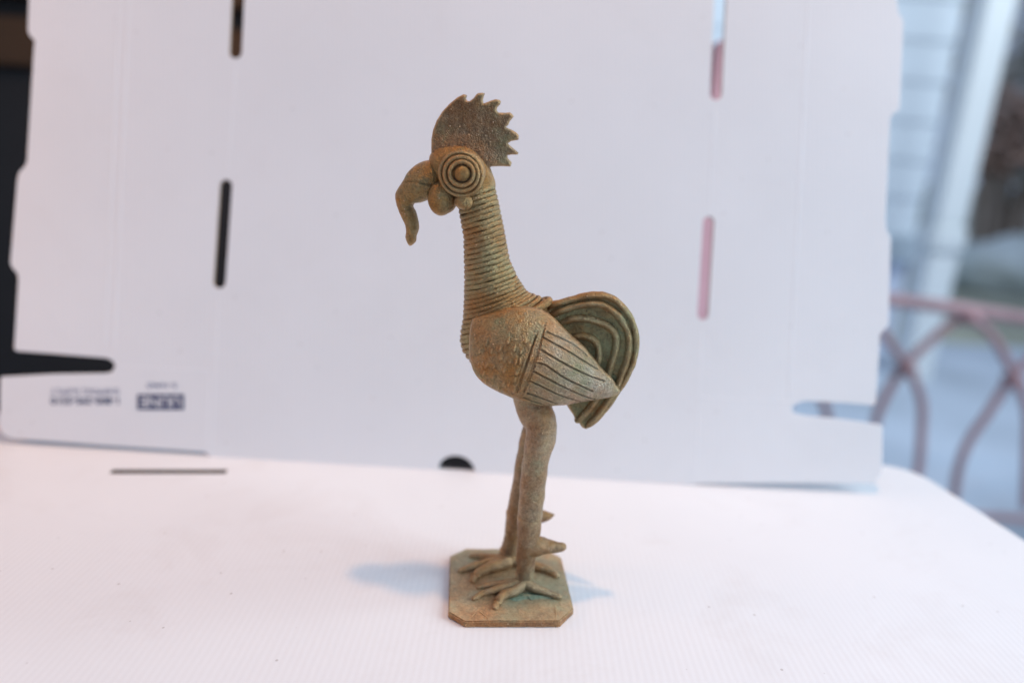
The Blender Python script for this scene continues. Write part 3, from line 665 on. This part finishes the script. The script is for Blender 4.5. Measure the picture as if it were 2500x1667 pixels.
# eye: mound, three wire rings, pupil ball (both sides)
def lathe_y(name, prof, c, m, parent, ns=48, wobble=0.0):
    vs, fs = [], []
    for r_, y in prof:
        for i in range(ns):
            a = 2 * math.pi * i / ns; v = c + Vector((r_ * math.cos(a), y, r_ * math.sin(a))); vs.append(v + Vector((0, wob(v, 300, wobble), 0)))
    for j in range(len(prof) - 1):
        for i in range(ns): fs.append((j * ns + i, j * ns + (i + 1) % ns, (j + 1) * ns + (i + 1) % ns, (j + 1) * ns + i))
    fs.append(range(ns)); fs.append(range((len(prof) - 1) * ns, len(prof) * ns))
    return obj(name, vs, fs, m, parent)
ec = bp(c1(815, 795), -0.0125); px1 = (bp(c1(1015, 795), -0.0125) - ec).length / 200
eye = lathe_y('eye', [(195 * px1, 0.0060), (193 * px1, 0.0026), (178 * px1, 0.0012), (120 * px1, 0.0004), (20 * px1, 0.0002)], ec, M_comb, F, wobble=0.0003)
def spiral_ring(r0, wire, y, j):
    vs, fs = [], []; ns, nw = 64, 10
    for i in range(ns):
        a = 2 * math.pi * i / ns; rr = r0 * (1 + 0.02 * math.sin(a * 2 + j) + 0.012 * noise.noise(Vector((math.cos(a) * 3, math.sin(a) * 3, j))))
        d = Vector((math.cos(a), 0, math.sin(a)))
        cc = ec + Vector((-0.0003 * j, y, -0.0002 * j)) + d * rr; ww = wire * (1 + 0.1 * noise.noise(Vector((math.cos(a) * 4, math.sin(a) * 4, j + 9))))
        for k_ in range(nw):
            e_ = 2 * math.pi * k_ / nw; vs.append(cc + d * (ww * math.cos(e_)) + Vector((0, ww * math.sin(e_), 0)))
    for i in range(ns):
        for k_ in range(nw): fs.append((i * nw + k_, i * nw + (k_ + 1) % nw, ((i + 1) % ns) * nw + (k_ + 1) % nw, ((i + 1) % ns) * nw + k_))
    return obj('eye_ring', vs, fs, M_head, eye)
er = [spiral_ring(102 * px1, 21 * px1, -0.0002, 1), spiral_ring(144 * px1, 20 * px1, 0.0004, 2), spiral_ring(183 * px1, 18 * px1, 0.0014, 3)]
pu = lathe_y('pupil', [(71 * px1 * math.cos(t), -71 * px1 * 0.58 * math.sin(t)) for t in np.linspace(-0.3, 1.5, 12)], ec, M_head, eye, 32, 0.0002)
eye2 = mirror(eye, F)
for o in er + [pu]: mirror(o, eye2)

# ------------------------------------------------------------------ what shows past the board: porch, yard, dark furniture
M_patio = plain('patio_stone', (0.40, 0.46, 0.54), 0.8, var=0.25, scale=1.2)
M_lawn = plain('lawn', (0.34, 0.35, 0.28), 0.9, var=0.2, scale=1.5)
GZ = -0.76
ground = obj('ground', [(-60, -60, GZ), (60, -60, GZ), (60, 90, GZ), (-60, 90, GZ)], [(0, 1, 2, 3)], M_lawn, None, False); tag(ground, kind='structure')
patio = obj('patio', [(-5, -4, GZ + 0.004), (7, -4, GZ + 0.004), (7, 3.9, GZ + 0.004), (-5, 3.9, GZ + 0.004)], [(0, 1, 2, 3)], M_patio, None, False); tag(patio, kind='structure')
# clapboard wall
M_clap = plain('clapboard_paint', (0.70, 0.78, 0.84), 0.6, var=0.06, scale=3)
WY = 3.6
ptl = atY(2290, 300, WY); wx1 = ptl.x
wallo = empty('clapboard_wall', (0, WY, GZ)); tag(wallo, 'pale blue-white clapboard house wall beyond the board at right', 'wall')
zt = 2.75; ex = 0.205; z = 0.70; i = 0
me0 = None
box('foundation', (-1.5, 0.0, 0.0), (wx1, 0.1, 0.55), plain('foundation_paint', (0.66, 0.73, 0.86), 0.7), wallo)
box('water_table', (-1.5, -0.06, 0.552), (wx1, 0.1, 0.698), plain('trim_grey', (0.42, 0.50, 0.56), 0.6), wallo)
while z < zt:
    if me0 is None:
        o = obj('clapboard', [(-1.5, -0.014, 0), (wx1, -0.014, 0), (wx1, -0.004, ex), (-1.5, -0.004, ex), (-1.5, 0.04, 0), (wx1, 0.04, 0), (wx1, 0.04, ex), (-1.5, 0.04, ex)], [(0, 1, 2, 3), (0, 4, 5, 1), (3, 2, 6, 7), (1, 5, 6, 2), (0, 3, 7, 4), (4, 7, 6, 5)], M_clap, wallo, False); me0 = o.data
    else:
        o = bpy.data.objects.new('clapboard', me0); C.objects.link(o); o.parent = wallo
    o.location.z = z; z += ex + 0.001
# white post
M_white = plain('white_paint', (0.74, 0.79, 0.80), 0.6, var=0.04, scale=2)
PY = 3.1
pa = atY(2352, 330, PY); pw = 68 * 3.4 / FPX / 2
post = empty('porch_post', (pa.x, PY, GZ)); tag(post, 'white square porch post standing beside the clapboard wall', 'post')
zl = atY(2310, 545, PY).z - GZ
box('shaft', (-pw, -pw, zl), (pw, pw, 2.9), M_white, post, 0.008)
box('collar', (-pw * 1.25, -pw * 1.25, zl - 0.14), (pw * 1.25, pw * 1.25, zl - 0.001), M_white, post, 0.02)
box('plinth', (-pw * 1.05, -pw * 1.05, 0), (pw * 1.05, pw * 1.05, zl - 0.141), M_white, post, 0.008)
# bushes
def leafmat(name, col): return plain(name, col, 0.8, var=0.5, scale=6)
def bush(name, label, c, rx, rz, n, m, m_stem):
    o = empty(name, (c[0], c[1], GZ)); tag(o, label, 'bush', 'bushes in the yard')
    vs, fs = [], []
    for i in range(n):
        u = Vector((random.gauss(0, 1), random.gauss(0, 1), random.gauss(0, 1))).normalized() * random.uniform(0.55, 1.0) * (1 + 0.25 * noise.noise(Vector((i * 0.01, 0, 0))))
        p = Vector((u.x * rx, u.y * rx * 0.7, c[2] - GZ + u.z * rz))
        if p.z < 0.02: continue
        s = random.uniform(0.06, 0.13); d = Vector((random.gauss(0, 1), random.gauss(0, 1), random.gauss(0, 1))).normalized(); e = d.orthogonal().normalized()
        b0 = len(vs); vs += [p - d * s, p + e * s * 0.45, p + d * s, p - e * s * 0.45]; fs.append((b0, b0 + 1, b0 + 2, b0 + 3))
    obj('foliage', vs, fs, m, o, False)
    for i in range(5):
        tube('stem', [(random.uniform(-.1, .1), 0, 0), (random.uniform(-.3, .3) * rx, random.uniform(-.2, .2) * rx, (c[2] - GZ) * 0.6), (random.uniform(-.7, .7) * rx, random.uniform(-.4, .4) * rx, (c[2] - GZ) * 1.1)], [0.05, 0.035, 0.012], m_stem, o, n=3, ns=8)
M_stem = plain('bark', (0.34, 0.27, 0.22), 0.9)
M_b1 = leafmat('dark_leaves', (0.62, 0.57, 0.50)); M_b2 = leafmat('russet_leaves', (0.62, 0.44, 0.35)); M_b3 = leafmat('olive_leaves', (0.62, 0.58, 0.51))
p = atY(2480, 60, 7.5); bush('bush', 'dark tall bush at the top right beyond the white post', (p.x + 0.3, 7.5, p.z), 1.35, 1.5, 1700, M_b1, M_stem)
p = atY(2440, 330, 6.7); bush('bush', 'russet brown bush just right of the white post', (p.x + 0.05, 6.7, p.z), 0.42, 0.42, 420, M_b2, M_stem)
p = atY(2560, 250, 7.2); bush('bush', 'olive bush at the right edge of the picture', (p.x, 7.2, p.z), 0.8, 0.9, 900, M_b3, M_stem)
# pale boulder
p0 = atY(2475, 490, 6.2)
vs, fs = [], []
for j in range(12):
    for i in range(20):
        th = math.pi * (j + 0.5) / 12; a = 2 * math.pi * i / 20; d = Vector((math.sin(th) * math.cos(a), math.sin(th) * math.sin(a), math.cos(th)))
        vs.append(Vector((d.x * 0.55, d.y * 0.4, d.z * 0.30)) * (1 + 0.3 * noise.noise(d * 1.7)))
for j in range(11):
    for i in range(20): fs.append((j * 20 + i, j * 20 + (i + 1) % 20, (j + 1) * 20 + (i + 1) % 20, (j + 1) * 20 + i))
fs += [range(20), range(220, 240)]
o = obj('boulder', vs, fs, plain('pale_rock', (0.62, 0.68, 0.68), 0.8), None); o.location = (p0.x + 0.15, 6.2, GZ + 0.24); o.scale = (1, 1, 1.0)
tag(o, 'pale grey boulder low in the yard at the right edge', 'boulder')
# iron lattice
M_iron = plain('red_iron', (0.34, 0.21, 0.22), 0.55, var=0.2, scale=12)
IY = 1.45
lat = empty('iron_lattice', (0, IY, GZ)); tag(lat, 'rusty red iron lattice railing behind the table at right', 'railing')
def lp(x, y, dy=0.0):
    q_ = atY(*c8(x, y), IY); return Vector((q_.x, dy, q_.z - GZ))
tube('top_rail', [lp(300, 20), lp(900, 70), lp(1250, 112), lp(1500, 145), lp(1700, 172), lp(1960, 212), lp(2300, 265)], [0.018] * 7, M_iron, lat, n=3, ns=12)
bars = [[(1120, 170), (1215, 310), (1335, 480), (1400, 640), (1400, 800), (1385, 1000), (1340, 1200)], [(1640, 215), (1530, 290), (1335, 480), (1225, 660), (1180, 800), (1180, 1000), (1200, 1200)],
        [(1690, 215), (1790, 320), (1905, 545), (1960, 700), (1960, 900), (1950, 1200)], [(2260, 290), (2080, 380), (1905, 545), (1790, 720), (1680, 880), (1620, 1050), (1600, 1250)],
        [(2290, 290), (2400, 420), (2480, 620), (2500, 900), (2480, 1250)], [(1100, 170), (980, 280), (800, 500), (700, 700), (680, 1000), (690, 1200)], [(540, 80), (660, 260), (800, 500), (900, 700), (920, 1000), (900, 1200)]]
for j, b_ in enumerate(bars):
    tube('lattice_bar', [lp(x, y, 0.014 * (1 if j % 2 else -1)) for x, y in b_], [0.012] * len(b_), M_iron, lat, n=4, ns=10)
for x, y in ((1665, 205), (1335, 480), (1905, 545)):
    q_ = lp(x, y); tube('rosette', [q_ + Vector((0, -0.028, 0)), q_, q_ + Vector((0, 0.028, 0))], [0.016, 0.022, 0.016], M_iron, lat, n=3, ns=14)
zb = lp(1500, 1250).z
tube('bottom_rail', [Vector((lp(300, 1250).x, 0, zb)), Vector((lp(1500, 1250).x, 0, zb)), Vector((lp(2500, 1250).x, 0, zb))], [0.012] * 3, M_iron, lat, n=2, ns=12)
for xx in (310, 2490):
    x_ = lp(xx, 300).x; tube('support', [Vector((x_, 0, 0)), Vector((x_, 0, 0.3)), Vector((x_, 0, lp(xx, 150).z))], [0.015] * 3, M_iron, lat, n=2, ns=10)
# red upright behind the slots
M_red = plain('faded_red_paint', (0.80, 0.48, 0.52), 0.6, var=0.1, scale=10)
RY = 0.62
t0 = atY(1753, 97, RY); t1 = atY(1700, 800, RY)
rp_ = empty('red_post', (t1.x, RY, GZ)); tag(rp_, 'faded red upright post seen through the right-hand slots of the board', 'post')
rw = 0.03
obj('shaft', [(-rw, 0, 0), (rw, 0, 0), (rw, 0.05, 0), (-rw, 0.05, 0), (-rw + 0.012, 0, t0.z - GZ), (rw + 0.012, 0, t0.z - GZ), (rw + 0.012, 0.05, t0.z - GZ), (-rw + 0.012, 0.05, t0.z - GZ)], [(0, 1, 5, 4), (1, 2, 6, 5), (2, 3, 7, 6), (3, 0, 4, 7), (4, 5, 6, 7), (0, 3, 2, 1)], M_red, rp_, False)
# dark cabinet at left
M_dark = plain('black_stain', (0.017, 0.014, 0.013), 0.8, scale=6); M_brown = plain('brown_wood', (0.07, 0.032, 0.012), 0.9, scale=6)
CY = 0.95
xr = atY(1420, 1000, CY).x; zb_ = atY(30, 165, CY).z - GZ
cab = empty('dark_cabinet', (0, CY, GZ)); tag(cab, 'black cabinet with brown wooden upper rail in the dark at left', 'cabinet')
box('carcass', (-2.6, 0.0, 0.0), (xr, 0.5, zb_), M_dark, cab, 0.004)
box('upper_rail', (-2.6, -0.02, zb_ + 0.002), (atY(700, 300, CY).x, 0.5, zb_ + 0.085), M_brown, cab, 0.004)
box('top_board', (-2.6, 0.02, zb_ + 0.087), (atY(700, 300, CY).x, 0.5, zb_ + 0.12), M_dark, cab, 0.003)
box('cornice', (-2.6, -0.01, zb_ + 0.122), (atY(700, 300, CY).x, 0.5, zb_ + 0.6), M_brown, cab, 0.003)
